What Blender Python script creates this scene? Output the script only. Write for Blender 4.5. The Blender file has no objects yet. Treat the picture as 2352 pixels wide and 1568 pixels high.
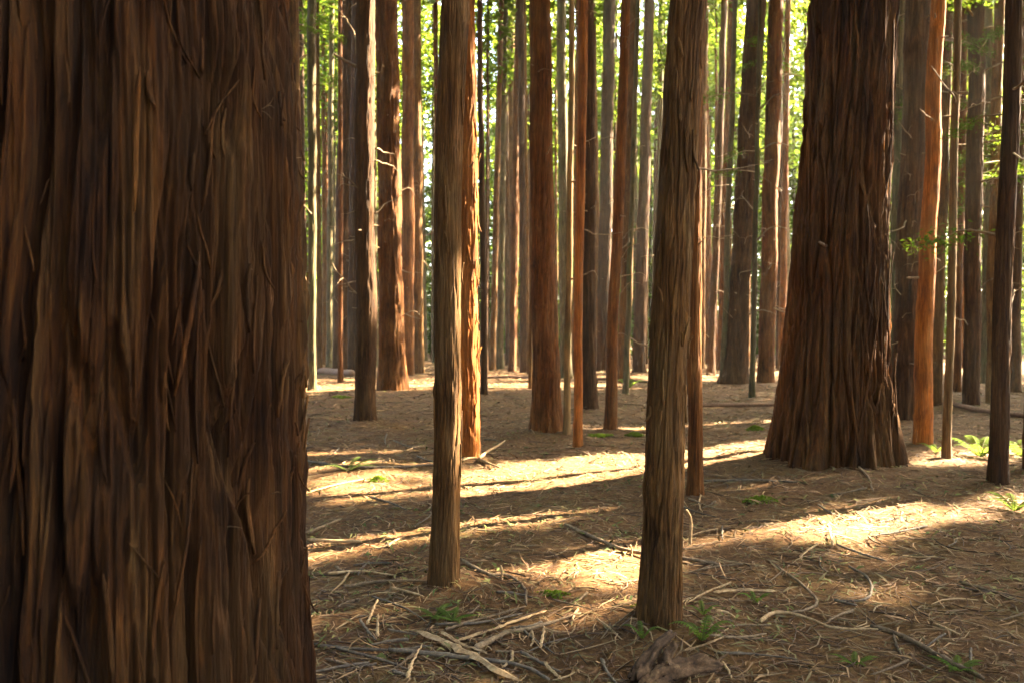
import bpy, math, random
import numpy as np
from mathutils import Vector, Matrix

SC = bpy.context.scene
COL = SC.collection
rng = np.random.default_rng(7)
random.seed(7)

# ------------------------------------------------------------------ camera
FPX, CX, CY, CAMZ = 1829.0, 1176.0, 784.0, 1.5       # picture measured on a 2352 x 1568 sheet
cd = bpy.data.cameras.new('camera')
cam = bpy.data.objects.new('camera', cd)
COL.objects.link(cam)
cam.location = (0, 0, CAMZ)
cam.rotation_euler = (math.radians(90), 0, 0)
cd.sensor_width = 36.0
cd.lens = 28.0
cd.clip_start = 0.05
cd.clip_end = 3000
cd.dof.use_dof = True
cd.dof.focus_distance = 4.6
cd.dof.aperture_fstop = 3.0
SC.camera = cam

# ------------------------------------------------------------------ light
SUN_AZ, SUN_EL = math.radians(26), math.radians(38)   # from +X towards +Y
SD = np.array([math.cos(SUN_AZ)*math.cos(SUN_EL), math.sin(SUN_AZ)*math.cos(SUN_EL), math.sin(SUN_EL)])
W = bpy.data.worlds.new('World'); SC.world = W; W.use_nodes = True
wn = W.node_tree
bg = wn.nodes['Background']
sky = wn.nodes.new('ShaderNodeTexSky')
sky.sky_type = 'NISHITA'
sky.sun_disc = False
sky.sun_elevation = SUN_EL
sky.sun_rotation = math.pi/2 - SUN_AZ
sky.dust_density = 5.0
wn.links.new(sky.outputs[0], bg.inputs[0])
bg.inputs[1].default_value = 0.05
sd = bpy.data.lights.new('sun', 'SUN')
sd.energy = 5.0
sd.angle = math.radians(0.5)
sd.color = (1.0, 0.84, 0.60)
so = bpy.data.objects.new('sun', sd); COL.objects.link(so)
so.rotation_euler = Vector(SD).to_track_quat('Z', 'Y').to_euler()
SC.view_settings.view_transform = 'Standard'
SC.view_settings.look = 'None'
SC.view_settings.exposure = 5.25
SC.view_settings.gamma = 1
HAZE = .0003
SC.render.engine = 'CYCLES'
cy = SC.cycles
cy.max_bounces = 8; cy.diffuse_bounces = 5; cy.glossy_bounces = 2; cy.transmission_bounces = 5
cy.transparent_max_bounces = 6; cy.volume_bounces = 0
cy.sample_clamp_indirect = 6.0
cy.caustics_reflective = False; cy.caustics_refractive = False
cy.use_denoising = True
try:
    cy.denoiser = 'OPENIMAGEDENOISE'
except Exception:
    pass

# ------------------------------------------------------------------ noise
_pr = np.random.default_rng(3)
_perm = _pr.permutation(256); _perm = np.concatenate([_perm, _perm, _perm])
_g = _pr.normal(size=(256, 3)); _g /= np.linalg.norm(_g, axis=1)[:, None]
def perlin(x, y, z):
    x, y, z = np.broadcast_arrays(np.asarray(x, float), np.asarray(y, float), np.asarray(z, float))
    ix, iy, iz = np.floor(x).astype(int), np.floor(y).astype(int), np.floor(z).astype(int)
    fx, fy, fz = x-ix, y-iy, z-iz
    u, v, w = [t*t*t*(t*(t*6-15)+10) for t in (fx, fy, fz)]
    out = 0
    for a in (0, 1):
        for b in (0, 1):
            for c in (0, 1):
                h = _perm[_perm[_perm[(ix+a) & 255]+((iy+b) & 255)]+((iz+c) & 255)]
                g = _g[h]
                d = g[..., 0]*(fx-a)+g[..., 1]*(fy-b)+g[..., 2]*(fz-c)
                out = out+d*(u if a else 1-u)*(v if b else 1-v)*(w if c else 1-w)
    return out*1.5
def sstep(a, b, x):
    t = np.clip((x-a)/(b-a), 0, 1)
    return t*t*(3-2*t)

# ------------------------------------------------------------------ mesh helpers
def mk_mesh(name, V, F, smooth=True, col=None):
    V = np.asarray(V, np.float32).reshape(-1, 3); F = np.asarray(F, np.int32)
    m = bpy.data.meshes.new(name)
    m.vertices.add(len(V)); m.vertices.foreach_set('co', V.ravel())
    k = F.shape[1]
    m.loops.add(F.size); m.loops.foreach_set('vertex_index', F.ravel())
    m.polygons.add(len(F))
    m.polygons.foreach_set('loop_start', np.arange(0, F.size, k, dtype=np.int32))
    m.polygons.foreach_set('loop_total', np.full(len(F), k, np.int32))
    m.polygons.foreach_set('use_smooth', np.full(len(F), smooth, bool))
    if col is not None:
        c = np.ones((len(V), 4), np.float32); c[:, :3] = col
        a = m.color_attributes.new('Col', 'FLOAT_COLOR', 'POINT')
        a.data.foreach_set('color', c.ravel())
    m.update(); m.validate()
    return m
def obj(name, mesh, mat, parent=None, loc=(0, 0, 0)):
    o = bpy.data.objects.new(name, mesh); COL.objects.link(o)
    if mesh is not None and mat is not None and len(mesh.materials) == 0:
        mesh.materials.append(mat)
    o.location = loc
    if parent is not None:
        o.parent = parent
    return o
def tag(o, label, cat, group=None, kind=None):
    o['label'] = label; o['category'] = cat
    if group: o['group'] = group
    if kind: o['kind'] = kind
    return o
def empty(name, loc):
    o = bpy.data.objects.new(name, None); COL.objects.link(o); o.location = loc
    o.empty_display_size = 0.2
    return o
def smooth_path(P, n):
    P = np.asarray(P, float)
    if len(P) == 2:
        t = np.linspace(0, 1, n)[:, None]; return P[0]*(1-t)+P[1]*t
    Q = np.vstack([2*P[0]-P[1], P, 2*P[-1]-P[-2]])
    seg = len(P)-1; out = []
    for s in np.linspace(0, seg-1e-6, n):
        i = int(s); t = s-i
        p0, p1, p2, p3 = Q[i], Q[i+1], Q[i+2], Q[i+3]
        out.append(.5*((2*p1)+(-p0+p2)*t+(2*p0-5*p1+4*p2-p3)*t*t+(-p0+3*p1-3*p2+p3)*t**3))
    return np.array(out)
def tube(P, R, k=6, flat=1.0):
    """closed tapered tube along points P with radii R; flat squashes it vertically"""
    P = np.asarray(P, float); n = len(P); R = np.broadcast_to(np.asarray(R, float), (n,))
    T = np.gradient(P, axis=0); T /= np.linalg.norm(T, axis=1)[:, None]+1e-9
    up = np.array([0, 0, 1.0]) if abs(T[:, 2]).mean() < 0.8 else np.array([1.0, 0, 0])
    S = np.cross(T, up); S /= np.linalg.norm(S, axis=1)[:, None]+1e-9
    U = np.cross(S, T)
    a = np.arange(k)*2*math.pi/k
    V = P[:, None, :]+R[:, None, None]*(np.cos(a)[None, :, None]*S[:, None, :]+flat*np.sin(a)[None, :, None]*U[:, None, :])
    V = V.reshape(-1, 3)
    F = []
    for i in range(n-1):
        for j in range(k):
            F.append((i*k+j, i*k+(j+1) % k, (i+1)*k+(j+1) % k, (i+1)*k+j))
    b = len(V); V = np.vstack([V, P[0], P[-1]])
    for j in range(0, k, 2):
        F.append((b, (j+2) % k, (j+1) % k, j))
        F.append((b+1, (n-1)*k+j, (n-1)*k+(j+1) % k, (n-1)*k+(j+2) % k))
    return V, np.array(F)

# ------------------------------------------------------------------ ground shape
MOUNDS = [(3.78, 9.6, 2.3, .16), (-1.75, 9.0, .8, .10), (-.3, 5.1, .45, .03), (.8, 4.4, .55, .04), (.55, 13.9, 1.1, .07)]
def hg(x, y):
    x = np.asarray(x, float); y = np.asarray(y, float)
    h = 0.11*perlin(x*.16+3.1, y*.16, .5)+.035*perlin(x*.6, y*.6+7, 2.5)
    r = np.hypot(x, y)
    for mx, my, mr, mh in MOUNDS:
        h = h+mh*np.exp(-((x-mx)**2+(y-my)**2)/(mr*mr*.6))
    return h
def hfine(x, y):
    return hg(x, y)+.022*perlin(x*2.6, y*2.6, 4.2)+.014*perlin(x*8, y*8, 9.2)
def at(px, py):
    """ground point seen at a place of the measured picture"""
    d = FPX*CAMZ/(py-CY)
    for _ in range(12):
        x = (px-CX)/FPX*d
        d = FPX*(CAMZ-float(hg(x, d)))/(py-CY)
    return np.array([(px-CX)/FPX*d, d])

# ------------------------------------------------------------------ materials
def nodes(name):
    m = bpy.data.materials.new(name); m.use_nodes = True
    t = m.node_tree
    return m, t, t.nodes['Principled BSDF']
def N(t, typ, **kw):
    n = t.nodes.new(typ)
    for k, v in kw.items(): setattr(n, k, v)
    return n
def noise(t, vec, scale, detail=4, rough=.6, dist=0):
    n = N(t, 'ShaderNodeTexNoise'); n.inputs['Scale'].default_value = scale
    n.inputs['Detail'].default_value = detail; n.inputs['Roughness'].default_value = rough
    n.inputs['Distortion'].default_value = dist
    t.links.new(vec, n.inputs['Vector']); return n
def ramp(t, fac, stops):
    r = N(t, 'ShaderNodeValToRGB'); e = r.color_ramp.elements
    while len(e) < len(stops): e.new(.5)
    for k, (p, c) in enumerate(stops):
        e[k].position = p; e[k].color = (*c, 1)
    t.links.new(fac, r.inputs[0]); return r
def bark_mat(name, dark, mid, pale, freq=9, bump=.6, pale_amt=.5, moss=0.0):
    m, t, b = nodes(name)
    tc = N(t, 'ShaderNodeTexCoord'); oi = N(t, 'ShaderNodeObjectInfo')
    add = N(t, 'ShaderNodeVectorMath', operation='ADD'); sc = N(t, 'ShaderNodeVectorMath', operation='SCALE')
    t.links.new(oi.outputs['Location'], sc.inputs[0]); sc.inputs['Scale'].default_value = 1.37
    t.links.new(tc.outputs['Object'], add.inputs[0]); t.links.new(sc.outputs[0], add.inputs[1])
    mp = N(t, 'ShaderNodeMapping'); mp.inputs['Scale'].default_value = (1, 1, .085)
    t.links.new(add.outputs[0], mp.inputs['Vector'])
    mp2 = N(t, 'ShaderNodeMapping'); mp2.inputs['Scale'].default_value = (1, 1, .03)
    t.links.new(add.outputs[0], mp2.inputs['Vector'])
    n1 = noise(t, mp.outputs[0], freq, 6, .65, .3)
    n2 = noise(t, mp2.outputs[0], freq*6, 5, .7)
    n3 = noise(t, add.outputs[0], 1.1, 3, .6)
    c1 = ramp(t, n1.outputs['Fac'], [(.30, dark), (.50, mid), (.72, pale)])
    fib = ramp(t, n2.outputs['Fac'], [(.34, (.32, .28, .26)), (.52, (1, 1, 1)), (.66, (1.75, 1.7, 1.65))])
    mul = N(t, 'ShaderNodeMixRGB', blend_type='MULTIPLY'); mul.inputs[0].default_value = .9
    t.links.new(c1.outputs[0], mul.inputs[1]); t.links.new(fib.outputs[0], mul.inputs[2])
    mp3 = N(t, 'ShaderNodeMapping'); mp3.inputs['Scale'].default_value = (1, 1, .3)
    t.links.new(add.outputs[0], mp3.inputs['Vector'])
    n6 = noise(t, mp3.outputs[0], 5.0, 5, .7, .5)
    mot = ramp(t, n6.outputs['Fac'], [(.32, (.5, .47, .45)), (.5, (1, 1, 1)), (.7, (1.5, 1.42, 1.3))])
    mu2 = N(t, 'ShaderNodeMixRGB', blend_type='MULTIPLY'); mu2.inputs[0].default_value = 1
    t.links.new(mul.outputs[0], mu2.inputs[1]); t.links.new(mot.outputs[0], mu2.inputs[2]); mul = mu2
    grey = N(t, 'ShaderNodeMixRGB'); grey.inputs[2].default_value = (*pale, 1)
    g = ramp(t, n3.outputs['Fac'], [(.42, (0, 0, 0)), (.68, (pale_amt,)*3)])
    t.links.new(g.outputs[0], grey.inputs[0]); t.links.new(mul.outputs[0], grey.inputs[1])
    hs = N(t, 'ShaderNodeHueSaturation')
    mr = N(t, 'ShaderNodeMapRange'); mr.inputs[3].default_value = .78; mr.inputs[4].default_value = 1.25
    t.links.new(oi.outputs['Random'], mr.inputs[0]); t.links.new(mr.outputs[0], hs.inputs['Value'])
    t.links.new(grey.outputs[0], hs.inputs['Color'])
    last = hs.outputs[0]
    if moss:
        n4 = noise(t, add.outputs[0], 2.3, 4, .6)
        f4 = ramp(t, n4.outputs['Fac'], [(.5, (0, 0, 0)), (.7, (moss,)*3)])
        mm = N(t, 'ShaderNodeMixRGB'); mm.inputs[2].default_value = (.055, .075, .025, 1)
        t.links.new(f4.outputs[0], mm.inputs[0]); t.links.new(last, mm.inputs[1]); last = mm.outputs[0]
    t.links.new(last, b.inputs['Base Color'])
    b.inputs['Roughness'].default_value = .9
    b.inputs['Specular IOR Level'].default_value = .15
    bp = N(t, 'ShaderNodeBump'); bp.inputs['Strength'].default_value = bump; bp.inputs['Distance'].default_value = .02
    ad = N(t, 'ShaderNodeMath', operation='ADD')
    t.links.new(n1.outputs['Fac'], ad.inputs[0]); t.links.new(n2.outputs['Fac'], ad.inputs[1])
    t.links.new(ad.outputs[0], bp.inputs['Height']); t.links.new(bp.outputs[0], b.inputs['Normal'])
    return m
M = {}
M['hero'] = bark_mat('bark_old_redwood', (.0085, .0030, .0006), (.050, .0165, .0022), (.084, .043, .013), 10, 1.0, .36)
M['red'] = bark_mat('bark_red', (.025, .009, .002), (.096, .032, .0055), (.130, .064, .021), 15, .9, .3)
M['brown'] = bark_mat('bark_brown', (.024, .010, .0025), (.094, .041, .0095), (.145, .084, .031), 22, .9, .35, .0)
M['dark'] = bark_mat('bark_dark', (.014, .0065, .0024), (.046, .0195, .0060), (.085, .046, .018), 14, .9, .35)
M['orange'] = bark_mat('bark_orange_smooth', (.06, .019, .003), (.19, .058, .0065), (.21, .092, .026), 16, .8, .3)  # on trunk B this orange carries bounced glow painted into the bark
M['tan'] = bark_mat('bark_tan_smooth', (.07, .038, .012), (.14, .078, .026), (.18, .115, .05), 8, .4, .3, .3)
M['mossy'] = bark_mat('bark_mossy_grey', (.030, .024, .010), (.070, .052, .022), (.105, .080, .040), 12, .6, .4, .4)
M['dry'] = bark_mat('dead_wood', (.07, .042, .020), (.15, .098, .05), (.24, .17, .10), 20, .3, .5)
def wood_mat(name, a, b_, c):
    m, t, b = nodes(name)
    tc = N(t, 'ShaderNodeTexCoord'); oi = N(t, 'ShaderNodeObjectInfo')
    n1 = noise(t, tc.outputs['Object'], 26, 6, .75); n2 = noise(t, tc.outputs['Object'], 90, 4, .7)
    c1 = ramp(t, n1.outputs['Fac'], [(.34, a), (.52, b_), (.72, c)])
    hs = N(t, 'ShaderNodeHueSaturation')
    mr = N(t, 'ShaderNodeMapRange'); mr.inputs[3].default_value = .7; mr.inputs[4].default_value = 1.25
    t.links.new(oi.outputs['Random'], mr.inputs[0]); t.links.new(mr.outputs[0], hs.inputs['Value'])
    t.links.new(c1.outputs[0], hs.inputs['Color']); t.links.new(hs.outputs[0], b.inputs['Base Color'])
    b.inputs['Roughness'].default_value = .85; b.inputs['Specular IOR Level'].default_value = .2
    bp = N(t, 'ShaderNodeBump'); bp.inputs['Strength'].default_value = .5; bp.inputs['Distance'].default_value = .006
    t.links.new(n2.outputs['Fac'], bp.inputs['Height']); t.links.new(bp.outputs[0], b.inputs['Normal'])
    return m
M['stick'] = wood_mat('stick_weathered', (.055, .034, .018), (.13, .085, .046), (.22, .155, .09))
M['stick_dark'] = wood_mat('stick_dark', (.05, .035, .025), (.10, .075, .05), (.18, .14, .09))
M['stick_pale'] = wood_mat('stick_pale', (.13, .075, .032), (.30, .19, .09), (.46, .33, .18))
M['root'] = wood_mat('root_weathered', (.016, .009, .005), (.065, .034, .015), (.14, .085, .042))
M['log_red'] = wood_mat('log_reddish', (.09, .045, .025), (.17, .09, .05), (.24, .14, .09))
def leaf_mat(name, base, trans, f=.5, var=.35):
    m = bpy.data.materials.new(name); m.use_nodes = True; t = m.node_tree
    t.nodes.remove(t.nodes['Principled BSDF']); out = t.nodes['Material Output']
    geo = N(t, 'ShaderNodeNewGeometry'); 
    mr = N(t, 'ShaderNodeMapRange'); mr.inputs[3].default_value = 1-var; mr.inputs[4].default_value = 1+var
    t.links.new(geo.outputs['Random Per Island'], mr.inputs[0])
    mh = N(t, 'ShaderNodeMapRange'); mh.inputs[3].default_value = .475; mh.inputs[4].default_value = .52
    t.links.new(geo.outputs['Random Per Island'], mh.inputs[0])
    d = N(t, 'ShaderNodeBsdfDiffuse'); tr = N(t, 'ShaderNodeBsdfTranslucent')
    for sh, c in ((d, base), (tr, trans)):
        h = N(t, 'ShaderNodeHueSaturation'); h.inputs['Color'].default_value = (*c, 1)
        t.links.new(mr.outputs[0], h.inputs['Value']); t.links.new(mh.outputs[0], h.inputs['Hue'])
        t.links.new(h.outputs[0], sh.inputs['Color'])
    mx = N(t, 'ShaderNodeMixShader'); mx.inputs[0].default_value = f
    t.links.new(d.outputs[0], mx.inputs[1]); t.links.new(tr.outputs[0], mx.inputs[2])
    t.links.new(mx.outputs[0], out.inputs['Surface'])
    return m
M['low_needles'] = leaf_mat('low_needle_foliage', (.05, .085, .012), (.08, .12, .01), .5)
M['needles'] = leaf_mat('needle_foliage', (.05, .085, .010), (.12, .17, .012), .5)
M['edge_leaf'] = leaf_mat('edge_foliage', (.05, .085, .010), (.10, .15, .010), .6)
M['fern'] = leaf_mat('fern_green', (.07, .12, .025), (.16, .24, .03), .5)
def attr_mat(name, trans=0):
    m, t, b = nodes(name)
    a = N(t, 'ShaderNodeAttribute'); a.attribute_name = 'Col'
    t.links.new(a.outputs['Color'], b.inputs['Base Color'])
    b.inputs['Roughness'].default_value = .85; b.inputs['Specular IOR Level'].default_value = .2
    return m
M['litter'] = attr_mat('litter_needles')
M['moss'] = leaf_mat('moss_green', (.12, .17, .02), (.16, .22, .02), .4)
m, t, b = nodes('forest_soil')
tc = N(t, 'ShaderNodeTexCoord')
n1 = noise(t, tc.outputs['Object'], 1.1, 6, .65); n2 = noise(t, tc.outputs['Object'], 22, 6, .7, .8); n3 = noise(t, tc.outputs['Object'], 140, 4, .7)
c1 = ramp(t, n2.outputs['Fac'], [(.3, (.040, .020, .009)), (.5, (.100, .050, .020)), (.68, (.18, .102, .042))])
c2 = ramp(t, n1.outputs['Fac'], [(.35, (.8, .8, .8)), (.5, (1, .98, .95)), (.66, (.95, 1.08, .85))])
mu = N(t, 'ShaderNodeMixRGB', blend_type='MULTIPLY'); mu.inputs[0].default_value = 1
t.links.new(c1.outputs[0], mu.inputs[1]); t.links.new(c2.outputs[0], mu.inputs[2])
t.links.new(mu.outputs[0], b.inputs['Base Color'])
b.inputs['Roughness'].default_value = .95; b.inputs['Specular IOR Level'].default_value = .1
bp = N(t, 'ShaderNodeBump'); bp.inputs['Strength'].default_value = .8; bp.inputs['Distance'].default_value = .02
ad = N(t, 'ShaderNodeMath', operation='ADD'); t.links.new(n2.outputs['Fac'], ad.inputs[0]); t.links.new(n3.outputs['Fac'], ad.inputs[1])
t.links.new(ad.outputs[0], bp.inputs['Height']); t.links.new(bp.outputs[0], b.inputs['Normal'])
M['soil'] = m

# ------------------------------------------------------------------ trees measured from the photograph
# kind of bark, base x, base y, width at base, width at eye level, width at the top edge, x at the top edge, label, extras
T = {}
def spec(key, mat, bx, by, wb, wm, wt, tx, label, **k):
    T[key] = dict(mat=mat, bx=bx, by=by, wb=wb, wm=wm, wt=wt, tx=tx, label=label, **k)
spec('A', 'brown', 1020, 1348, 74, 60, 62, 1047, 'slim brown redwood trunk standing close left of centre, in front of the sunlit orange trunk', ridge=.026, depth=.006, twigs=0)
spec('B', 'orange', 1072, 1055, 60, 54, 44, 1066, 'orange redwood trunk with a bright sunlit right side, right behind the slim front trunk', ridge=.04, depth=.016, twigs=3)  # orange bark colour stands in for warm bounced light on this trunk
spec('C', 'dark', 839, 966, 50, 44, 40, 842, 'slim redwood trunk with snapped branch stubs and a sunlit right edge, left of centre', ridge=.04, depth=.012, twigs=12)
spec('D', 'red', 902, 897, 74, 54, 50, 888, 'thick reddish redwood with a flared shaggy foot, behind the trunk with branch stubs', ridge=.09, depth=.035, twigs=9, flare=.9)
spec('E', 'dark', 782, 858, 40, 36, 36, 800, 'dark redwood trunk left of the stubby trunk, the left one of a close pair', ridge=.08, depth=.02, twigs=8)
spec('E2', 'dark', 815, 861, 36, 34, 34, 826, 'dark redwood trunk half hidden behind the trunk with branch stubs', ridge=.08, depth=.02, twigs=4)
spec('F', 'red', 936, 862, 34, 30, 26, 938, 'reddish trunk just right of the thick flared redwood, left one of two', ridge=.08, depth=.02, twigs=6)
spec('F2', 'brown', 962, 857, 26, 24, 22, 955, 'straight trunk just right of the thick flared redwood, right one of two', ridge=.08, depth=.02, twigs=5)
spec('S', 'mossy', 718, 897, 23, 17, 19, 716, 'thin straight trunk standing nearest the huge left tree', ridge=.05, depth=.008, twigs=2)
spec('S2', 'brown', 687, 915, 34, 26, 24, 672, 'trunk mostly hidden behind the right edge of the huge left tree', ridge=.06, depth=.012, twigs=0)
spec('G', 'red', 1255, 985, 76, 55, 36, 1240, 'sturdy reddish redwood with a flared foot at the centre of the view', ridge=.05, depth=.016, twigs=3, flare=.35)
spec('P1', 'tan', 1302, 993, 17, 14, 12, 1313, 'very thin tan sapling trunk left of the bright orange one', ridge=.03, depth=.003, twigs=3)
spec('P2', 'orange', 1327, 1026, 24, 20, 22, 1338, 'thin smooth bright orange sapling trunk right of centre', ridge=.03, depth=.002, twigs=4)
spec('H', 'dark', 1354, 939, 40, 31, 24, 1350, 'dark shaggy trunk right behind the bright orange sapling', ridge=.06, depth=.018, twigs=5)
spec('I', 'red', 1402, 985, 34, 25, 20, 1436, 'slim reddish trunk leaning right, two places right of the orange sapling', ridge=.03, depth=.006, twigs=5)
spec('J', 'dark', 1385, 853, 36, 30, 27, 1400, 'broad dark trunk behind the slim leaning reddish one', ridge=.09, depth=.03, twigs=5)
spec('K2', 'brown', 1431, 880, 36, 28, 22, 1458, 'brown trunk with a mossy foot behind the leaning reddish one', ridge=.07, depth=.025, twigs=5)
spec('Q', 'mossy', 1437, 905, 16, 13, 10, 1466, 'thin mossy footed trunk in front of the brown mossy one', ridge=.03, depth=.004, twigs=4)
spec('R', 'dark', 1467, 856, 36, 28, 22, 1492, 'dark trunk left of the near right front trunk, against a bright gap', ridge=.08, depth=.025, twigs=4)
spec('K', 'brown', 1513, 1437, 106, 82, 78, 1580, 'grey brown shaggy trunk with flaking bark, nearest to the camera right of centre', ridge=.030, depth=.009, twigs=0, flare=.25)
spec('L', 'red', 1597, 1136, 38, 30, 28, 1596, 'slim reddish trunk just right of the flaking front trunk', ridge=.03, depth=.006, twigs=4)
spec('U', 'dark', 1633, 862, 22, 17, 14, 1664, 'dark slim trunk between the front pair and the dark flared redwood', ridge=.06, depth=.012, twigs=4)
spec('V', 'dark', 1686, 882, 76, 44, 44, 1737, 'dark redwood with flared foot and many curled dead twigs, left of the big right tree', ridge=.09, depth=.035, twigs=20, flare=.9)
spec('Q2', 'mossy', 1727, 913, 16, 12, 10, 1747, 'thin mossy green trunk in front of the dark flared redwood', ridge=.03, depth=.004, twigs=7)
spec('X', 'red', 1758, 879, 42, 36, 32, 1783, 'orange red trunk at the left edge of the big right tree', ridge=.06, depth=.014, twigs=7)
spec('Nb', 'hero', 1913, 1080, 282, 206, 168, 1950, 'massive old redwood with deeply ridged flared base on the right', ridge=.10, depth=.060, twigs=3, flare=.75, warp=.9)
spec('Y', 'mossy', 2056, 952, 26, 24, 22, 2068, 'grey green trunk peeking out along the right edge of the massive right redwood', ridge=.05, depth=.008, twigs=1)
spec('O', 'dark', 2078, 967, 56, 54, 52, 2110, 'dark trunk with level dead twigs right of the massive redwood', ridge=.06, depth=.014, twigs=12)
spec('P', 'orange', 2119, 1022, 42, 36, 28, 2150, 'orange trunk with a sunlit right edge, right of the massive redwood', ridge=.04, depth=.004, twigs=6)
spec('P3', 'brown', 2150, 930, 26, 24, 22, 2178, 'trunk with glowing right edge behind the orange trunk at right', ridge=.05, depth=.01, twigs=3)
spec('Z', 'tan', 2173, 1055, 22, 17, 15, 2200, 'thin sapling trunk lit yellow on its right edge, right of the orange trunk', ridge=.03, depth=.004, twigs=6)
spec('Z2', 'dark', 2230, 931, 36, 34, 32, 2243, 'dark straight trunk between the yellow edged sapling and the right front trunk', ridge=.06, depth=.014, twigs=4)
spec('Z3', 'dark', 2291, 1113, 48, 36, 34, 2330, 'dark near trunk at the right edge beside the sunlit fern', ridge=.04, depth=.01, twigs=4)
spec('Z4', 'dark', 2372, 1085, 44, 38, 36, 2385, 'very dark trunk cut by the right edge of the picture', ridge=.05, depth=.01, twigs=5)
spec('Z5', 'brown', 2276, 925, 24, 22, 20, 2296, 'slender background trunk left of the dark near trunk at the right edge', ridge=.05, depth=.01, twigs=3)

for k, s in T.items():
    r = 0
    for _ in range(3):
        p = at(s['bx'], s['by']); d = p[1]+r
        r = s['wb']/2/FPX*d
    s['x'], s['y'] = (s['bx']-CX)/FPX*d, d
    s['rb'] = s['wb']/2/FPX*d; s['rm'] = s['wm']/2/FPX*d; s['rt'] = s['wt']/2/FPX*d
    s['z'] = float(hg(s['x'], s['y']))
    s['ztop'] = CAMZ+CY/FPX*d-s['z']            # height where the picture's top edge cuts the trunk
    s['lean'] = (s['tx']-s['bx'])/FPX*d/s['ztop']
# the huge tree at the left
T['hero'] = dict(mat='hero', x=-1.43, y=2.75, rb=.712, rm=.658, rt=.622, z=float(hg(-1.43, 2.75)), ztop=2.9, lean=-.005, ridge=.10, depth=.060, twigs=0, flare=.3,
                 label='huge shaggy redwood trunk filling the left third, deeply furrowed red brown bark')

for k, s in T.items():                          # needles heaped round every near trunk
    if s['y'] < 20 and k not in ('Nb', 'hero'):
        mh_ = .03+s['rb']*.22; zb = float(hg(s['x'], s['y']))
        d = FPX*(CAMZ-zb-mh_*.85)/(s['by']-CY)+s['rb']      # the foot stands on its heap
        s['x'] *= d/s['y']; s['y'] = d
        MOUNDS.append((s['x'], s['y'], .12+s['rb']*2.6, mh_))
for s in T.values(): s['z'] = float(hg(s['x'], s['y']))
# ------------------------------------------------------------------ ground sheet
def spread(lo, hi, c0, c1, fine, grow=1.09):
    a = list(np.arange(c0, c1, fine)); s = fine
    while a[-1] < hi: s = min(s*grow, 40); a.append(a[-1]+s)
    s = fine; b_ = [a[0]]
    while b_[-1] > lo: s = min(s*grow, 40); b_.append(b_[-1]-s)
    return np.array(b_[:0:-1]+a)
gx = spread(-260, 260, -5, 6, .065, 1.1); gy = spread(-120, 420, 2, 11, .065, 1.04)
GX, GY = np.meshgrid(gx, gy)
GV = np.stack([GX, GY, hfine(GX, GY)], -1)
far = np.hypot(GX, GY) > 120
GV[..., 2] = np.where(far, hg(GX, GY), GV[..., 2])
ny, nx = GX.shape
ii = (np.arange(ny-1)[:, None]*nx+np.arange(nx-1)[None, :]).ravel()
g = obj('ground', mk_mesh('ground', GV, np.stack([ii, ii+1, ii+nx+1, ii+nx], 1)), M['soil'])
g['kind'] = 'structure'
tag(g, 'brown forest floor of fallen needles and soil', 'ground')

# ------------------------------------------------------------------ gaps cut in the canopy to shape sun patches on floor and trunks
CELL, X0, Y0, NXY = .06, -45.0, -35.0, 1500
MASK = np.zeros((NXY, NXY), np.float32)
gxs = X0+(np.arange(NXY)+.5)*CELL; gys = Y0+(np.arange(NXY)+.5)*CELL
MX, MY = np.meshgrid(gxs, gys)
MN = perlin(MX*1.7, MY*1.7, 3.3)+.6*perlin(MX*4.1, MY*4.1, 6.3)
PATCH_PTS = []
def inpoly(px, py, poly):
    c = np.zeros(px.shape, bool); n = len(poly)
    for i in range(n):
        (x1, y1), (x2, y2) = poly[i], poly[(i+1) % n]
        if y1 == y2: continue
        c ^= ((y1 > py) != (y2 > py)) & (px < (x2-x1)*(py-y1)/(y2-y1)+x1)
    return c
def patch(pts, p=1.0, cut=-9):
    poly = [tuple(at(*q)) for q in pts]
    c = np.array(poly)
    i0, i1 = int((c[:, 0].min()-X0)/CELL)-1, int((c[:, 0].max()-X0)/CELL)+2
    j0, j1 = int((c[:, 1].min()-Y0)/CELL)-1, int((c[:, 1].max()-Y0)/CELL)+2
    sl = (slice(j0, j1), slice(i0, i1))
    ins = inpoly(MX[sl], MY[sl], poly) & (MN[sl] > cut)
    MASK[sl] = np.maximum(MASK[sl], ins*p)
    if p > .85: PATCH_PTS.append(np.stack([MX[sl][ins], MY[sl][ins]], 1)[::7])
patch([(1040, 1085), (1100, 1072), (1220, 1058), (1400, 1040), (1478, 1044), (1500, 1085), (1420, 1095), (1300, 1112), (1180, 1120), (1040, 1124)])
patch([(1480, 1052), (1560, 1036), (1640, 1026), (1765, 1010), (1790, 1040), (1640, 1066), (1500, 1086)])
patch([(1020, 1124), (1300, 1106), (1500, 1092), (1480, 1105), (1300, 1144), (1060, 1170), (1010, 1168)], .95, .0)
patch([(600, 1105), (700, 1100), (860, 1082), (1010, 1098), (1030, 1168), (860, 1174), (600, 1182)], .85, .08)
patch([(1290, 1282), (1380, 1262), (1490, 1245), (1500, 1325), (1400, 1338), (1300, 1325)])
patch([(1150, 1305), (1300, 1262), (1500, 1238), (1500, 1345), (1330, 1352), (1200, 1340)], .9, .05)
patch([(1330, 1390), (1450, 1385), (1470, 1415), (1340, 1425)], .9, .05)
patch([(1550, 1225), (1700, 1205), (1800, 1215), (1820, 1270), (1640, 1275), (1560, 1262)], .7, .22)
patch([(1840, 1185), (1930, 1158), (2060, 1152), (2190, 1172), (2230, 1205), (2110, 1248), (1960, 1285), (1860, 1262)], 1, -.08)
patch([(2180, 1130), (2420, 1150), (2420, 1195), (2250, 1180)], .9, .0)
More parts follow.
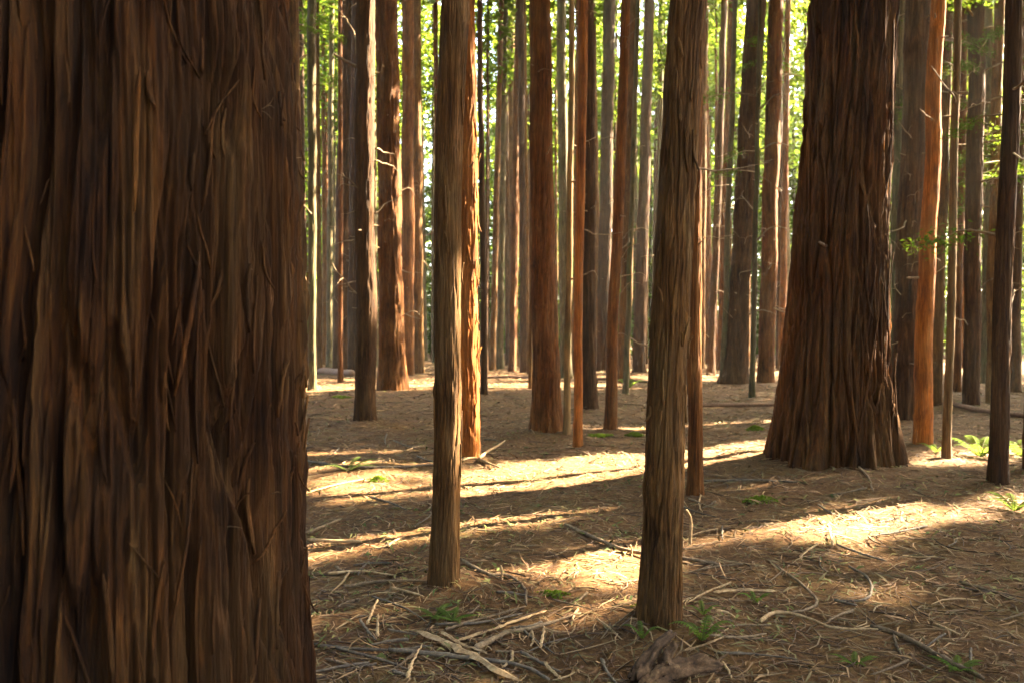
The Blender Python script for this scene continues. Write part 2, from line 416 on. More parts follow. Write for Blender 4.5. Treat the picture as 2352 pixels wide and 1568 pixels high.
patch([(2070, 1046), (2180, 1030), (2420, 1012), (2420, 1048), (2180, 1066), (2080, 1072)], 1, -.3)
patch([(640, 899), (800, 894), (1000, 888), (1000, 877), (640, 884)], 1, -.3)
patch([(1100, 891), (1420, 891), (1420, 880), (1100, 880)], 1, -.4)
patch([(950, 885), (1010, 885), (1010, 868), (960, 870)])
def lit(key, y1, y2, p=1.0, side=0.6):
    s = T[key]
    for yy in np.arange(y1, y2, 4.0):
        z = CAMZ+(CY-yy)/FPX*s['y']
        cx = s['x']+s['lean']*z+side*s['rm']*SD[1]*.9; cyy = s['y']-side*s['rm']*SD[0]*.9
        gx_, gy_ = cx-SD[0]/SD[2]*z, cyy-SD[1]/SD[2]*z
        if p >= .9: PATCH_PTS.append(np.array([[gx_, gy_]]))
        w = s['rm']*.8+.05
        i0, i1 = int((gx_-w-X0)/CELL), int((gx_+w-X0)/CELL)+1
        j0, j1 = int((gy_-w-Y0)/CELL), int((gy_+w-Y0)/CELL)+1
        sl = (slice(max(j0, 0), j1), slice(max(i0, 0), i1))
        MASK[sl] = np.maximum(MASK[sl], p*(np.hypot(MX[sl]-gx_, MY[sl]-gy_) < w))
lit('B', 380, 1055); lit('B', 150, 380, .9); lit('A', 620, 1100, .7); lit('C', 0, 480); lit('C', 540, 730)
lit('P', 0, 620); lit('P3', 100, 700); lit('Z', 250, 820); lit('Z2', 200, 600); lit('L', 420, 850)
lit('G', 0, 110); lit('F', 420, 640, .9); lit('F2', 250, 330); lit('J', 320, 520); lit('R', 380, 640); lit('P1', 0, 700, .9); lit('X', 300, 600, .7)
PATCH_PTS = np.vstack(PATCH_PTS)
def gap(P, margin=True):
    G = P[:, :2]-SD[:2]/SD[2]*P[:, 2:3]
    i = ((G[:, 0]-X0)/CELL).astype(int); j = ((G[:, 1]-Y0)/CELL).astype(int)
    ok = (i >= 2) & (i < NXY-2) & (j >= 2) & (j < NXY-2)
    i = np.clip(i, 2, NXY-3); j = np.clip(j, 2, NXY-3)
    v = MASK[j, i]
    for di, dj in ((2, 0), (-2, 0), (0, 2), (0, -2)): v = np.maximum(v, MASK[np.clip(j+dj, 0, NXY-1), np.clip(i+di, 0, NXY-1)]*.93)
    return np.where(ok, v, 0)
def shades_patch(x, y, r, H=24):
    dx, dy = PATCH_PTS[:, 0]-x, PATCH_PTS[:, 1]-y
    u = SD[:2]/np.hypot(*SD[:2])
    along = -(dx*u[0]+dy*u[1]); across = np.abs(-dx*u[1]+dy*u[0])
    return bool(np.any((along > 0) & (along < H/math.tan(SUN_EL)) & (across < r+.1)))

# ------------------------------------------------------------------ tree builders
def trunk_geo(s, H, zs, seg, seed, lobes=0.0, dense=False):
    th = np.arange(seg)*2*math.pi/seg
    if dense:                                   # more columns on the side that faces the open floor
        m_ = int(seg*.8); a0, a1 = math.radians(-135), math.radians(55)
        th = np.concatenate([np.linspace(a0, a1, m_, endpoint=False), np.linspace(a1, a0+2*math.pi, seg-m_, endpoint=False)])
    s['th'] = th
    TH, Z = np.meshgrid(th, zs)
    fl = s.get('flare', .25)
    zt = max(s['ztop'], .1); zm = CAMZ
    slope = (s['rt']-s['rm'])/max(zt-zm, .5)
    r = np.maximum(s['rm']+slope*(Z-zm), s['rm']*(1-.75*np.clip(Z/H, 0, 1)))
    r = np.where(Z > zt, np.maximum(s['rt']*(1-.8*(Z-zt)/max(H-zt, 1)), .02), r)
    r0 = s['rm']-slope*zm
    flz = np.exp(-np.maximum(Z, 0)/fl)
    r = r+max(s['rb']-r0, 0)*flz
    cx_, sx_ = np.cos(TH), np.sin(TH); R = s['rm']
    if lobes: r = r*(1+lobes*(flz*.9+.2)*(perlin(cx_*1.6+seed, sx_*1.6, Z*.25)+.6*perlin(cx_*4.1+seed, sx_*4.1, Z*.35)))
    r = r*(1+.05*perlin(cx_*1.2+seed*3.1, sx_*1.2, Z*.5+seed))
    w, dp = s.get('ridge', .06), s.get('depth', .01)
    warp = s.get('warp', .6)*perlin(cx_*R/(w*5)+seed, sx_*R/(w*5), Z/(w*14))
    n1 = perlin(cx_*R/w+seed*1.7+warp*.5, sx_*R/w+warp*.5, Z/(w*13)+warp*.3)
    n2 = perlin(cx_*R/(w*.38)+seed, sx_*R/(w*.38)+9, Z/(w*9)+warp)
    n3 = perlin(cx_*R/(w*.16)+seed, sx_*R/(w*.16)+4, Z/(w*4.5))
    n4 = perlin(cx_*R/(w*.09)+seed, sx_*R/(w*.09)+2, Z/(w*2.8)+warp)
    edge = (.20 if dense else .22)+.08*perlin(cx_*R/(w*2)+4, sx_*R/(w*2), Z/(w*3))
    plate = sstep(.03, edge, np.abs(n1))
    flake = sstep(.0, .10, n2); crack = sstep(.0, .16, np.abs(n2))
    disp = dp*(plate-.85)+dp*.16*(flake-.5)+dp*.22*(crack-.8)+dp*.30*n3*(1+1.2*perlin(cx_*R/(w*.4)+seed, sx_*R/(w*.4), Z/(w*.7)))+dp*.22*n4
    if s['rm'] > .3:                             # deep main furrows of the old trees
        n0 = perlin(cx_*R/(w*2.3)+seed*2.3+warp*.4, sx_*R/(w*2.3), Z/(w*26)+warp*.2)
        disp = disp+dp*1.1*(sstep(.01, .13, np.abs(n0))-.93)
        n5 = perlin(cx_*R/(w*.05)+seed, sx_*R/(w*.05)+2, Z/(w*1.2)+warp*2)
        disp = disp+dp*.10*n5
    r = r+disp
    for q_ in range(int(2+zt*.8) if s['rm'] < .3 else 0):
        zk, ak = (seed*7.31+q_*1.618*zt) % max(zt, 1), (seed*3.7+q_*2.399) % 6.283
        r = r+s['rm']*.10*np.exp(-((Z-zk)/.05)**2)*(.35+.65*sstep(.2, 1, np.cos(TH-ak)))
    lx = s['lean']*np.minimum(Z, zt*1.3)
    wob = min(s['rm']*.5, .05)*sstep(.2, 1.5, Z)
    V = np.stack([cx_*r+lx+wob*perlin(Z*.55+seed*5, .3, .7), sx_*r+wob*perlin(Z*.55+seed*5, 5.3, .7), Z], -1)
    n = len(zs)
    i = np.arange(n-1)[:, None]*seg; j = np.arange(seg)[None, :]; j2 = (j+1) % seg
    F = np.stack([(i+j), (i+j2), (i+seg+j2), (i+seg+j)], -1).reshape(-1, 4)
    return V.reshape(-1, 3), F
def zlist(s, H, step):
    zt = s['ztop']*1.06+.3
    z = [-.35]
    while z[-1] < zt: z.append(z[-1]+step)
    st = step
    while z[-1] < H: st = min(st*1.6, 2.0); z.append(z[-1]+st)
    return np.array(z)
def cards(C, L, rg, droop=.3):
    n = len(C)
    yaw = rg.uniform(0, 2*math.pi, n); pit = rg.normal(-droop, .45, n); roll = rg.normal(0, .6, n)
    a = np.stack([np.cos(yaw)*np.cos(pit), np.sin(yaw)*np.cos(pit), np.sin(pit)], 1)
    sd_ = np.stack([-np.sin(yaw), np.cos(yaw), np.zeros(n)], 1)
    up = np.cross(a, sd_)
    b_ = sd_*np.cos(roll)[:, None]+up*np.sin(roll)[:, None]
    ln = (L*rg.uniform(.6, 1.4, n))[:, None]; wd = ln*rg.uniform(.28, .5, n)[:, None]
    nrm = np.cross(a, b_)
    V = np.stack([C-a*ln*.5, C+b_*wd*.5+nrm*ln*.06-a*ln*.05, C+a*ln*.5, C-b_*wd*.5+nrm*ln*.06-a*ln*.05], 1).reshape(-1, 3)
    F = (np.arange(n)*4)[:, None]+np.arange(4)[None, :]
    return V, F
def crown_pts(n, z0, H, R, rg, cl=9, spread_=.38):
    nb = max(n//cl, 8)
    z = z0+(H-z0)*rg.uniform(0, 1, nb)**1.15
    az = rg.uniform(0, 2*math.pi, nb)
    ln = R*(1-((z-z0)/(H-z0))*.8)*rg.uniform(.35, 1.1, nb)
    k = rg.integers(0, nb, n); t = rg.uniform(.12, 1, n)**.6
    P = np.stack([np.cos(az[k])*ln[k]*t, np.sin(az[k])*ln[k]*t, z[k]-.25*ln[k]*t*t+.15*ln[k]*t], 1)
    return P+rg.normal(0, spread_, (n, 3))*np.array([1, 1, .55])
def make_crown(tree, base, n, z0, H, R, L, rg, mat, cut=True, lean=0.0, zt=0.0, fill=None):
    P = crown_pts(n, z0, H, R, rg)
    P[:, 0] += lean*zt*1.3
    if cut:
        keep = rg.uniform(0, 1, n) > gap(P+np.array(base))
        P = P[keep]
    if fill is not None and len(fill): P = np.vstack([P, fill-np.array(base)])
    V, F = cards(P, L, rg)
    return obj('crown', mk_mesh('crown', V, F, False), mat, tree)
# dead branch shapes, shared by all trees
BR = []
for q in range(9):
    rg = np.random.default_rng(100+q)
    pts = [np.zeros(3)]; d = np.array([1.0, 0, rg.uniform(-.2, .45)])
    for i in range(7):
        d = d+rg.normal(0, .2, 3)+np.array([0, 0, -.10 if q % 3 else .06]); d /= np.linalg.norm(d)
        pts.append(pts[-1]+d/7)
    P = smooth_path(pts, 12)
    V, F = tube(P, np.linspace(.022, .005, 12), 5)
    V = [V]; F = [F]; off = len(V[0])
    for f in range(rg.integers(0, 3)):
        i = rg.integers(4, 10); dd = rg.normal(0, 1, 3); dd[0] = abs(dd[0])+.4; dd /= np.linalg.norm(dd)
        L_ = rg.uniform(.15, .4)
        v, ff = tube(smooth_path([P[i], P[i]+dd*L_*.5+[0, 0, .02], P[i]+dd*L_+[0, 0, -.05]], 6), np.linspace(.011, .004, 6), 4)
        V.append(v); F.append(ff+off); off += len(v)
    BR.append(mk_mesh('dead_branch', np.vstack(V), np.vstack(F)))
STUB = []
for q in range(3):
    P = smooth_path([(0, 0, 0), (.5, .05*q, .08-.1*q), (1, .1*q-.1, .2-.2*q)], 6)
    V, F = tube(P, np.array([.13, .11, .1, .09, .085, .06]), 6); STUB.append(mk_mesh('branch_stub', V, F))
LEAFY = []
for q in range(4):
    rg = np.random.default_rng(300+q)
    P = smooth_path([(0, 0, 0), (.35, .05, .06), (.7, -.03, .02), (1, .05, -.12)], 8)
    C = []
    for i in range(260):
        t_ = rg.uniform(.25, 1)**.7; c = np.array([t_, 0, .04-.12*t_**3])
        C.append(c+rg.normal(0, 1, 3)*np.array([.05, .16*(1.15-t_*.6), .05]))
    V, F = cards(np.array(C), .055, rg, .25)
    bv, bf = tube(P, np.linspace(.014, .004, 8), 4)
    LEAFY.append((mk_mesh('leafy_branch', V, F, False), mk_mesh('twig', bv, bf)))
def add_branch(tree, s, mesh, mat, z, az, length, pitch=0.0, name='dead_branch', thick=1.0):
    r = s['rm']+(s['rt']-s['rm'])*(z-CAMZ)/max(s['ztop']-CAMZ, .5)
    o = obj(name, mesh, mat, tree)
    o.location = (s['lean']*min(z, s['ztop']*1.3)+math.cos(az)*r*.9, math.sin(az)*r*.9, z)
    o.rotation_euler = (random.uniform(-.5, .5), pitch, az)
    o.scale = (length, length*thick, length*thick)
    return o

RES = {'hero': (800, .0150), 'Nb': (400, .036), 'A': (130, .022), 'K': (160, .018), 'L': (64, .045), 'B': (90, .045), 'G': (90, .055)}
seed = 1
for key, s in T.items():
    seed += 1
    big = s['rb'] > .3
    H = 33 if big else (27 if s['rb'] > .12 else 21)
    tr = empty('redwood_tree' if s['mat'] not in ('orange', 'tan') or key in ('B', 'P') else 'sapling_tree', (s['x'], s['y'], s['z']))
    tag(tr, s['label'], 'tree')
    s['obj'] = tr
    seg, step = RES.get(key, (int(np.clip(s['rb']*2*math.pi/(s['ridge']*.25), 24, 70)), max(.05, s['y']*.0050)))
    V, F = trunk_geo(s, H, zlist(s, H, step), seg, seed*1.31, .26 if key == 'Nb' else (.07 if key == 'hero' else .11), key == 'hero')
    s['trunk'] = obj('trunk', mk_mesh('trunk', V, F), M[s['mat']], tr)
    rg = np.random.default_rng(seed*11)
    make_crown(tr, (s['x'], s['y'], s['z']), 3400 if big else 2200, 12.5 if s['y'] < 22 else 19.5, H, 3.4 if big else 2.7, .5, rg, M['needles'], True, s['lean'], s['ztop'])
    for q in range(int(s['twigs']*(1.7 if s['y'] > 12 else 1))):
        z = random.uniform(1.6, min(s['ztop']*1.05, 9)); az = random.uniform(0, 2*math.pi)
        if random.random() < .3:
            add_branch(tr, s, random.choice(STUB), M['dry'], z, az, random.uniform(.08, .2), name='branch_stub')
        else:
            L_ = random.uniform(.35, 1.0)*(1.2 if s['y'] > 20 else .8)
            add_branch(tr, s, random.choice(BR), M['dry'], z, az, L_, random.uniform(-.2, .4), thick=.75+min(s['y'], 30)*.02)

# snapped pale stub and hanging twigs of the stubby trunk, long twig across the dark flared tree
s = T['C']
o = add_branch(s['obj'], s, STUB[1], M['stick_pale'], CAMZ+(CY-165)/FPX*s['y'], math.radians(185), .5, math.radians(-28), 'branch_stub', .55)
o = add_branch(s['obj'], s, BR[4], M['dry'], CAMZ+(CY-150)/FPX*s['y'], math.radians(175), 1.1, math.radians(-60))
for yy, az, L_ in ((350, 10, .45), (380, -8, .35), (175, 0, .2), (490, 200, .22), (440, 190, .3), (560, 190, .35)):
    add_branch(s['obj'], s, random.choice(BR), M['dry'], CAMZ+(CY-yy)/FPX*s['y'], math.radians(az), L_*1.4, random.uniform(-.2, .3), thick=1.5)
s = T['K']
add_branch(s['obj'], s, BR[2], M['dry'], CAMZ+(CY-425)/FPX*s['y'], math.radians(12), .42, math.radians(-12), thick=.7)
s = T['I']
for yy in (555, 680, 640, 600): add_branch(s['obj'], s, random.choice(BR), M['dry'], CAMZ+(CY-yy)/FPX*s['y'], math.radians(random.uniform(-30, 30)), .5, -.15)
s = T['O']
for yy in np.arange(430, 900, 52): add_branch(s['obj'], s, random.choice(BR), M['dry'], CAMZ+(CY-yy)/FPX*s['y'], math.radians(random.uniform(190, 260)), random.uniform(.35, .6), random.uniform(-.1, .1))

# green sprays on low branches of the trees at the right and here and there further back
def leafy(key, yy, az, L_, k=0, always=False):
    s = T[key]; z = CAMZ+(CY-yy)/FPX*s['y']-s['z']
    tip = np.array([[s['x']+math.cos(math.radians(az))*L_*q_, s['y']+math.sin(math.radians(az))*L_*q_, z+s['z']] for q_ in (.4, .7, 1)])
    if gap(tip).max() > .3 and not always: return
    lm, tm = LEAFY[k % 4]
    o = add_branch(s['obj'], s, tm, M['dry'], z, math.radians(az), L_, random.uniform(-.1, .25), 'leafy_branch')
    obj('leaf_spray', lm, M['low_needles'], o)['kind'] = 'stuff'
k = 0
for key, ys in (('Z4', (60, 140, 210, 330, 420, 520, 610, 700)), ('Z2', (40, 150, 260, 330)), ('Z3', (60, 170, 260, 350, 560, 640)), ('Z', (90, 200, 330, 520)), 
                ('Z5', (80, 160, 330)), ('X', (90, 160, 330)), ('Q2', (200, 330, 420)), ('H', (60, 130)), ('P1', (70, 150)), ('F2', (330, 420)), ('S', (60, 140)), ('E', (40, 90))):
    for yy in ys:
        k += 1; leafy(key, yy+random.uniform(-25, 25), random.uniform(0, 360), random.uniform(.6, 1.3)*(1.4 if T[key]['y'] > 15 else .9), k)

for key, n_, y0_, y1_, l0, l1 in (('Z2', 16, -20, 430, 1.0, 2.0), ('Z5', 14, -20, 480, .9, 1.8), ('O', 6, -20, 200, .8, 1.5), ('X', 6, 0, 260, .8, 1.6), ('S', 6, 0, 200, .8, 1.5), ('F2', 5, 0, 260, .8, 1.5)):
    for q in range(n_):
        k += 1; leafy(key, random.uniform(y0_, y1_), random.uniform(0, 360), random.uniform(l0, l1), k, True)

# ------------------------------------------------------------------ loose bark strips on the two great trees, flakes on the front trunk
def strips(key, n, th0, th1, z0, z1, lmin, lmax, wmin, wmax, rg, mat, slant=.10, lmul=1.0):
    s = T[key]
    co = np.empty(len(s['trunk'].data.vertices)*3, np.float32); s['trunk'].data.vertices.foreach_get('co', co)
    co = co.reshape(-1, 3); ang = np.arctan2(co[:, 1], co[:, 0]-s['lean']*co[:, 2])
    rad = np.hypot(co[:, 1], co[:, 0]-s['lean']*co[:, 2])
    seg = RES[key][0]; rows = len(co)//seg
    radg = rad.reshape(rows, seg); zr = co[::seg, 2]
    def rat(th, z):
        j = int(np.argmin(np.abs((s['th']-th+math.pi) % (2*math.pi)-math.pi))); i = int(np.searchsorted(zr, z))
        i = min(max(i, 3), rows-4)
        return float(np.max(radg[i-3:i+4, [(j-2) % seg, (j-1) % seg, j, (j+1) % seg, (j+2) % seg]]))
    for q in range(n):
        th = math.radians(rg.uniform(th0, th1)); z = rg.uniform(z0, z1); L_ = rg.uniform(lmin, lmax); w = rg.uniform(wmin, wmax)
        sl = rg.normal(0, slant); lift = lmul*rg.uniform(.0, .035)*(w/.02)**.3; end = rg.integers(0, 2); curl = rg.normal(0, .06)
        V = []; m_ = 7
        for i in range(m_):
            t_ = i/(m_-1)
            zz = z+(t_-.5)*L_; thh = th+sl*(t_-.5)*L_/s['rm']+curl*(t_-.5)**2*L_/s['rm']*2
            u = t_ if end else 1-t_
            off = .001+lift*max(u-.45, 0)**2*3.3
            r = rat(thh, zz)*(.35)+.65*rat(th, z)
            ww = w*(.35+.65*math.sin(math.pi*min(max(.12+.8*t_, 0), 1)))*(1 if 0 < i < m_-1 else .35)
            er = np.array([math.cos(thh), math.sin(thh), 0]); et = np.array([-math.sin(thh), math.cos(thh), 0])
            c = er*(r+off)+np.array([s['lean']*zz, 0, zz]); tk = .004+w*.12
            V += [c-et*ww/2-er*tk, c-et*ww*.3+er*tk*.5, c+et*ww*.35+er*tk*.6, c+et*ww/2-er*tk]
        F = []
        for i in range(m_-1):
            for j in range(4): F.append((i*4+j, i*4+(j+1) % 4, (i+1)*4+(j+1) % 4, (i+1)*4+j))
        F += [(3, 2, 1, 0), ((m_-1)*4, (m_-1)*4+1, (m_-1)*4+2, (m_-1)*4+3)]
        obj('bark_strip', mk_mesh('bark_strip', V, F), mat, s['obj'])
strips('hero', 110, -112, 40, .1, 2.75, .10, .5, .006, .018, np.random.default_rng(5), M['hero'])
strips('hero', 60, -112, 40, .1, 2.75, .06, .22, .003, .008, np.random.default_rng(15), M['hero'], .35, 1.8)
strips('hero', 22, -112, 40, .1, 2.75, .05, .20, .003, .006, np.random.default_rng(16), M['hero'], .45, 2.2)
strips('Nb', 60, -170, -10, .05, 5.4, .3, 1.4, .012, .035, np.random.default_rng(6), M['hero'])
strips('K', 22, -170, -5, 1.0, 2.9, .05, .20, .006, .02, np.random.default_rng(8), M['brown'])
strips('B', 30, -120, 10, .1, 4.0, .1, .35, .012, .03, np.random.default_rng(9), M['orange'])
strips('A', 8, -170, -5, .3, 3.3, .06, .25, .005, .014, np.random.default_rng(10), M['brown'])
s = T['hero']
for q, (a, z, L_) in enumerate(((-62, 2.2, .16), (-40, 2.05, .2), (-70, 1.75, .15), (-55, 1.0, .12), (-75, .9, .12), (-30, .75, .14))):
    add_branch(s['obj'], s, BR[q], M['dry'], z, math.radians(a+45), L_, random.uniform(-.3, .5), 'dead_branch', .8)

# ------------------------------------------------------------------ background forest
placed = [(s['x'], s['y'], s['rb']) for s in T.values()]
def far_tree(x, y, r, lean, label, group, mat, H, z0, n, L, R, cut=True, crownmat='needles', sg=12, name='redwood_tree', fill=None):
    global seed
    seed += 1
    z = float(hg(x, y))
    s = dict(x=x, y=y, z=z, rb=r*1.25, rm=r, rt=r*.8, ztop=CAMZ+CY/FPX*abs(y)+.5, lean=lean, ridge=max(.06, r*.35), depth=r*.06, flare=.4)
    tr = empty(name, (x, y, z)); tag(tr, label, 'tree', group)
    zs = np.concatenate([[-.3, 0, .2, .5, 1], np.arange(2, H, 1.3)])
    V, F = trunk_geo(s, H, zs, sg, seed*1.31)
    obj('trunk', mk_mesh('trunk', V, F), M[mat], tr)
    rg = np.random.default_rng(seed*13)
    make_crown(tr, (x, y, z), n, z0, H, R, L, rg, M[crownmat], cut, lean, s['ztop'], fill)
    placed.append((x, y, r)); s['obj'] = tr
    return s
def free(x, y, r, gapd):
    return all(math.hypot(x-a, y-b_) > gapd+r+c for a, b_, c in placed)
def region(px):
    if px < 660: return 'behind the huge left tree'
    if px < 1000: return 'left of the slim front trunk'
    if px < 1250: return 'between the sunlit orange trunk and centre redwood'
    if px < 1500: return 'between the centre redwood and flaking front trunk'
    if px < 1800: return 'between the flaking front trunk and massive redwood'
    if px < 2060: return 'behind the massive right redwood'
    return 'right of the massive right redwood'
HUE = {'dark': 'dark', 'brown': 'brown', 'mossy': 'grey green', 'red': 'reddish'}
# measured thin trunks further back: base x, base y, width, top x
FAR = [(1112, 905, 15, 1100), (1131, 850, 15, 1152), (1148, 846, 17, 1160), (1176, 853, 16, 1190), (1205, 855, 20, 1196), (1218, 893, 9, 1225), (1300, 868, 26, 1288),
       (1010, 850, 14, 1000), (700, 850, 15, 690), (745, 838, 10, 742), (756, 842, 14, 762), (1655, 852, 18, 1680), (1575, 905, 14, 1560), (1610, 850, 16, 1620), (2265, 880, 22, 2270), (2195, 900, 20, 2215), (2330, 900, 24, 2345),
       (1325, 862, 20, 1330), (1660, 880, 14, 1690), (1795, 850, 16, 1810), (2100, 880, 24, 2120), (735, 858, 12, 728)]
mats = ['dark', 'brown', 'mossy', 'red']
for i, (bx, by, w, tx) in enumerate(FAR):
    p = at(bx, by); d = p[1]
    far_tree(p[0], d, w/2/FPX*d, (tx-bx)/FPX*d/(CAMZ+CY/FPX*d), 'slim %s middle distance trunk ' % HUE[mats[i % 4]] + region(bx), 'slim trunks of the middle distance', mats[i % 4], 30, 19, 1000, .45, 2.4)
count = 0; tries = 0
while count < 135 and tries < 20000:
    tries += 1
    d = 27+46*random.random()**.8; a = math.radians(random.uniform(-37, 37)); x = d*math.tan(a)
    r = random.choice([.08, .09, .11, .13, .15, .19, .24])*random.uniform(.85, 1.2)
    if not free(x, d, r, 1.0) or shades_patch(x, d, r): continue
    px = CX+FPX*x/d
    if px < 560: continue
    mt = random.choice(mats)
    far_tree(x, d, r, random.gauss(0, .010), 'far %s %s trunk ' % ('thin' if r < .18 else 'stout', HUE[mt]) + region(px), 'distant background trunks', mt, random.uniform(26, 33), random.uniform(14, 20), 700, .50, 2.7)
    count += 1
# unseen trees added sunward, behind and beside the camera to shade the floor
side = []; tries = 0
while len(side) < 64 and tries < 9000:
    tries += 1
    x = random.uniform(5, 48); y = random.uniform(-6, 46)
    if abs(x)/max(y, .01) < .72 and y > 0 or math.hypot(x, y) < 6: continue
    r = random.choice([.15, .22, .3, .4])
    if not free(x, y, r, 2.5) or shades_patch(x, y, r): continue
    side.append((x, y, r, random.uniform(27, 32), random.uniform(10, 12.5))); placed.append((x, y, r))
# extra leaves put in their crowns to block the sun outside the patches
rgf = np.random.default_rng(77)
qx, qy = np.meshgrid(np.arange(-9, 17, .21), np.arange(1, 31, .21))
Q = np.stack([qx.ravel(), qy.ravel()], 1); Q = np.vstack([Q]*3)+rgf.uniform(-.1, .1, (3*qx.size, 2))
SX = np.array([(a, b_) for a, b_, *_ in side]); u = SD[:2]/np.hypot(*SD[:2]); ct = 1/math.tan(SUN_EL)
rel = SX[None]-Q[:, None]; al = rel@u; ac = np.abs(rel@np.array([-u[1], u[0]]))
zc = al/ct
score = ac+2.5*np.maximum(12-zc, 0)+2.5*np.maximum(zc-27, 0)+rgf.uniform(0, 3.0, ac.shape)
best = score.argmin(1)
zz = np.clip(zc[np.arange(len(Q)), best]+rgf.normal(0, 1.2, len(Q)), 11.5, 29)
FP = np.column_stack([Q+u[None]*ct*zz[:, None], zz])
ok = (gap(FP) < .05) & (score.min(1) < 8)
FP, best = FP[ok], best[ok]
for i, (x, y, r, H_, z0_) in enumerate(side):
    far_tree(x, y, r, random.gauss(0, .008), 'unseen redwood added beyond the right edge to shade the floor', 'unseen redwoods added for shade', random.choice(mats), H_, z0_, 1500, .52, 3.9, sg=10, fill=FP[best == i])
count = 0; tries = 0  # unseen trees with low dense crowns, added to keep sky light off trunk fronts
while count < 34 and tries < 9000:
    tries += 1
    x = random.uniform(-32, 3); y = random.uniform(-26, 32)
    if (y > 0 and abs(x)/y < .75) or math.hypot(x, y) < 3.6: continue
    r = random.choice([.15, .22, .3, .4])
    if not free(x, y, r, 2.0): continue
    far_tree(x, y, r, random.gauss(0, .008), 'unseen redwood added to the left or behind to block sky light', 'unseen redwoods added for shade', random.choice(mats), random.uniform(26, 32), random.uniform(2.5, 6), 2100, 1.02, 4.8, sg=10)
    count += 1
# leafy trees in the sun at the far edge of the forest
count = 0; tries = 0
while count < 104 and tries < 9000:
    tries += 1
    d = random.uniform(66, 96); a = math.radians(random.uniform(-38, 38)); x = d*math.tan(a)
    if not free(x, d, .2, 1.5): continue
    px = CX+FPX*x/d
    far_tree(x, d, .16, random.gauss(0, .01), 'sunlit leafy far edge tree ' + region(px), 'leafy trees at the forest edge', 'mossy', random.uniform(22, 38), random.uniform(.2, 1.5), 1800, .82, 5.4, False, 'edge_leaf', 8, 'leafy_tree')
    count += 1

count = 0; tries = 0
while count < 46 and tries < 9000:
    tries += 1
    d = random.uniform(96, 118); a = math.radians(random.uniform(-37, 37)); x = d*math.tan(a)
    if not free(x, d, .2, 2.0): continue
    far_tree(x, d, .14, random.gauss(0, .01), 'tall bushy green tree farthest back ' + region(CX+FPX*x/d), 'tall bushy trees farthest back', 'mossy', random.uniform(24, 40), .1, 1700, 1.25, 8.0, False, 'edge_leaf', 8, 'leafy_tree')
    count += 1

# ------------------------------------------------------------------ needle litter, green sprigs, small twigs
def scatter(n, y0, y1, power):
    u = rng.uniform(0, 1, n); e = 1-power
    y = (y0**e+u*(y1**e-y0**e))**(1/e)
    x = rng.uniform(-1, 1, n)*(.72*y+1.2)
    return x, y
def strips_mesh(name, x, y, L, wd, colr, tilt, curve, lift):
    n = len(x)
    yaw = rng.uniform(0, 2*math.pi, n); tl = np.abs(rng.normal(0, tilt, n)); cv = rng.normal(0, curve, n)
    ax = np.stack([np.cos(yaw), np.sin(yaw)], 1); sx = np.stack([-ax[:, 1], ax[:, 0]], 1)
    Vs = []
    for t_ in (-.5, 0, .5):
        for sgn in (-1, 1):
            w_ = wd*(1 if t_ == 0 else .45)
            P = np.stack([x, y], 1)+ax*(L*t_)[:, None]+sx*((cv*L*(t_*t_*4-.5))+sgn*w_*.5)[:, None]
            z = hfine(P[:, 0], P[:, 1])+lift+(t_+.5)*L*np.sin(tl)+np.where(t_ == 0, .006, 0)+sgn*w_*rng.normal(0, .25, n)
            Vs.append(np.column_stack([P, z]))
    V = np.stack(Vs, 1).reshape(-1, 3)
    b_ = (np.arange(n)*6)[:, None]
    F = np.concatenate([b_+np.array([[0, 1, 3, 2]]), b_+np.array([[2, 3, 5, 4]])])
    return mk_mesh(name, V, F, True, np.repeat(colr, 6, 0))
def pick(cols, n):
    c = np.array(cols)[rng.integers(0, len(cols), n)]
    return c*rng.uniform(.65, 1.3, (n, 1))
n = 88000
x, y = scatter(n, 1.9, 48, .65)
L = rng.uniform(.025, .11, n)*(1+y/14); wd = rng.uniform(.002, .006, n)*(1+y/6)
c = pick([(.115, .062, .027), (.085, .046, .022), (.16, .092, .040), (.065, .032, .016), (.24, .14, .065), (.12, .085, .038), (.11, .088, .034)], n)
o = obj('needle_litter', strips_mesh('needle_litter', x, y, L, wd, c, .16, .12, .004), M['litter'])
tag(o, 'reddish brown fallen needles and bark shreds covering the forest floor', 'litter', kind='stuff')
n = 17000
x, y = scatter(n, 1.9, 26, .8)
k_ = perlin(x*.9, y*.9, 12.5) > .02
x, y = x[k_], y[k_]; n = len(x)
L = rng.uniform(.015, .05, n)*(1+y/20); wd = L*rng.uniform(.15, .35, n)
c = pick([(.075, .085, .018), (.11, .105, .026), (.15, .13, .04), (.05, .07, .016)], n)
o = obj('ground_cover', strips_mesh('ground_cover', x, y, L, wd, c, .35, .2, .008), M['litter'])
tag(o, 'small green sprigs and seedlings scattered over the needle litter', 'ground cover', kind='stuff')
# twigs: three sided sticks, too many to count
n = 5200
x, y = scatter(n, 1.9, 26, .85)
yaw = rng.uniform(0, 2*math.pi, n); L = rng.uniform(.07, .30, n)*(1+y/40); r = rng.uniform(.0015, .0045, n)*(1+y/25)
bend = rng.normal(0, .12, n); Vs = []
for t_ in (-.5, -.17, .17, .5):
    px_ = x+np.cos(yaw)*L*t_-np.sin(yaw)*L*bend*(t_*t_*4); py_ = y+np.sin(yaw)*L*t_+np.cos(yaw)*L*bend*(t_*t_*4)
    pz_ = hfine(px_, py_)+r*1.3+.006
    rr = r*(1 if abs(t_) < .3 else .7)
    for a in (0, 2.094, 4.189):
        Vs.append(np.stack([px_-np.sin(yaw)*rr*math.cos(a), py_+np.cos(yaw)*rr*math.cos(a), pz_+rr*math.sin(a)], 1))
V = np.stack(Vs, 1).reshape(-1, 3); b_ = (np.arange(n)*12)[:, None]
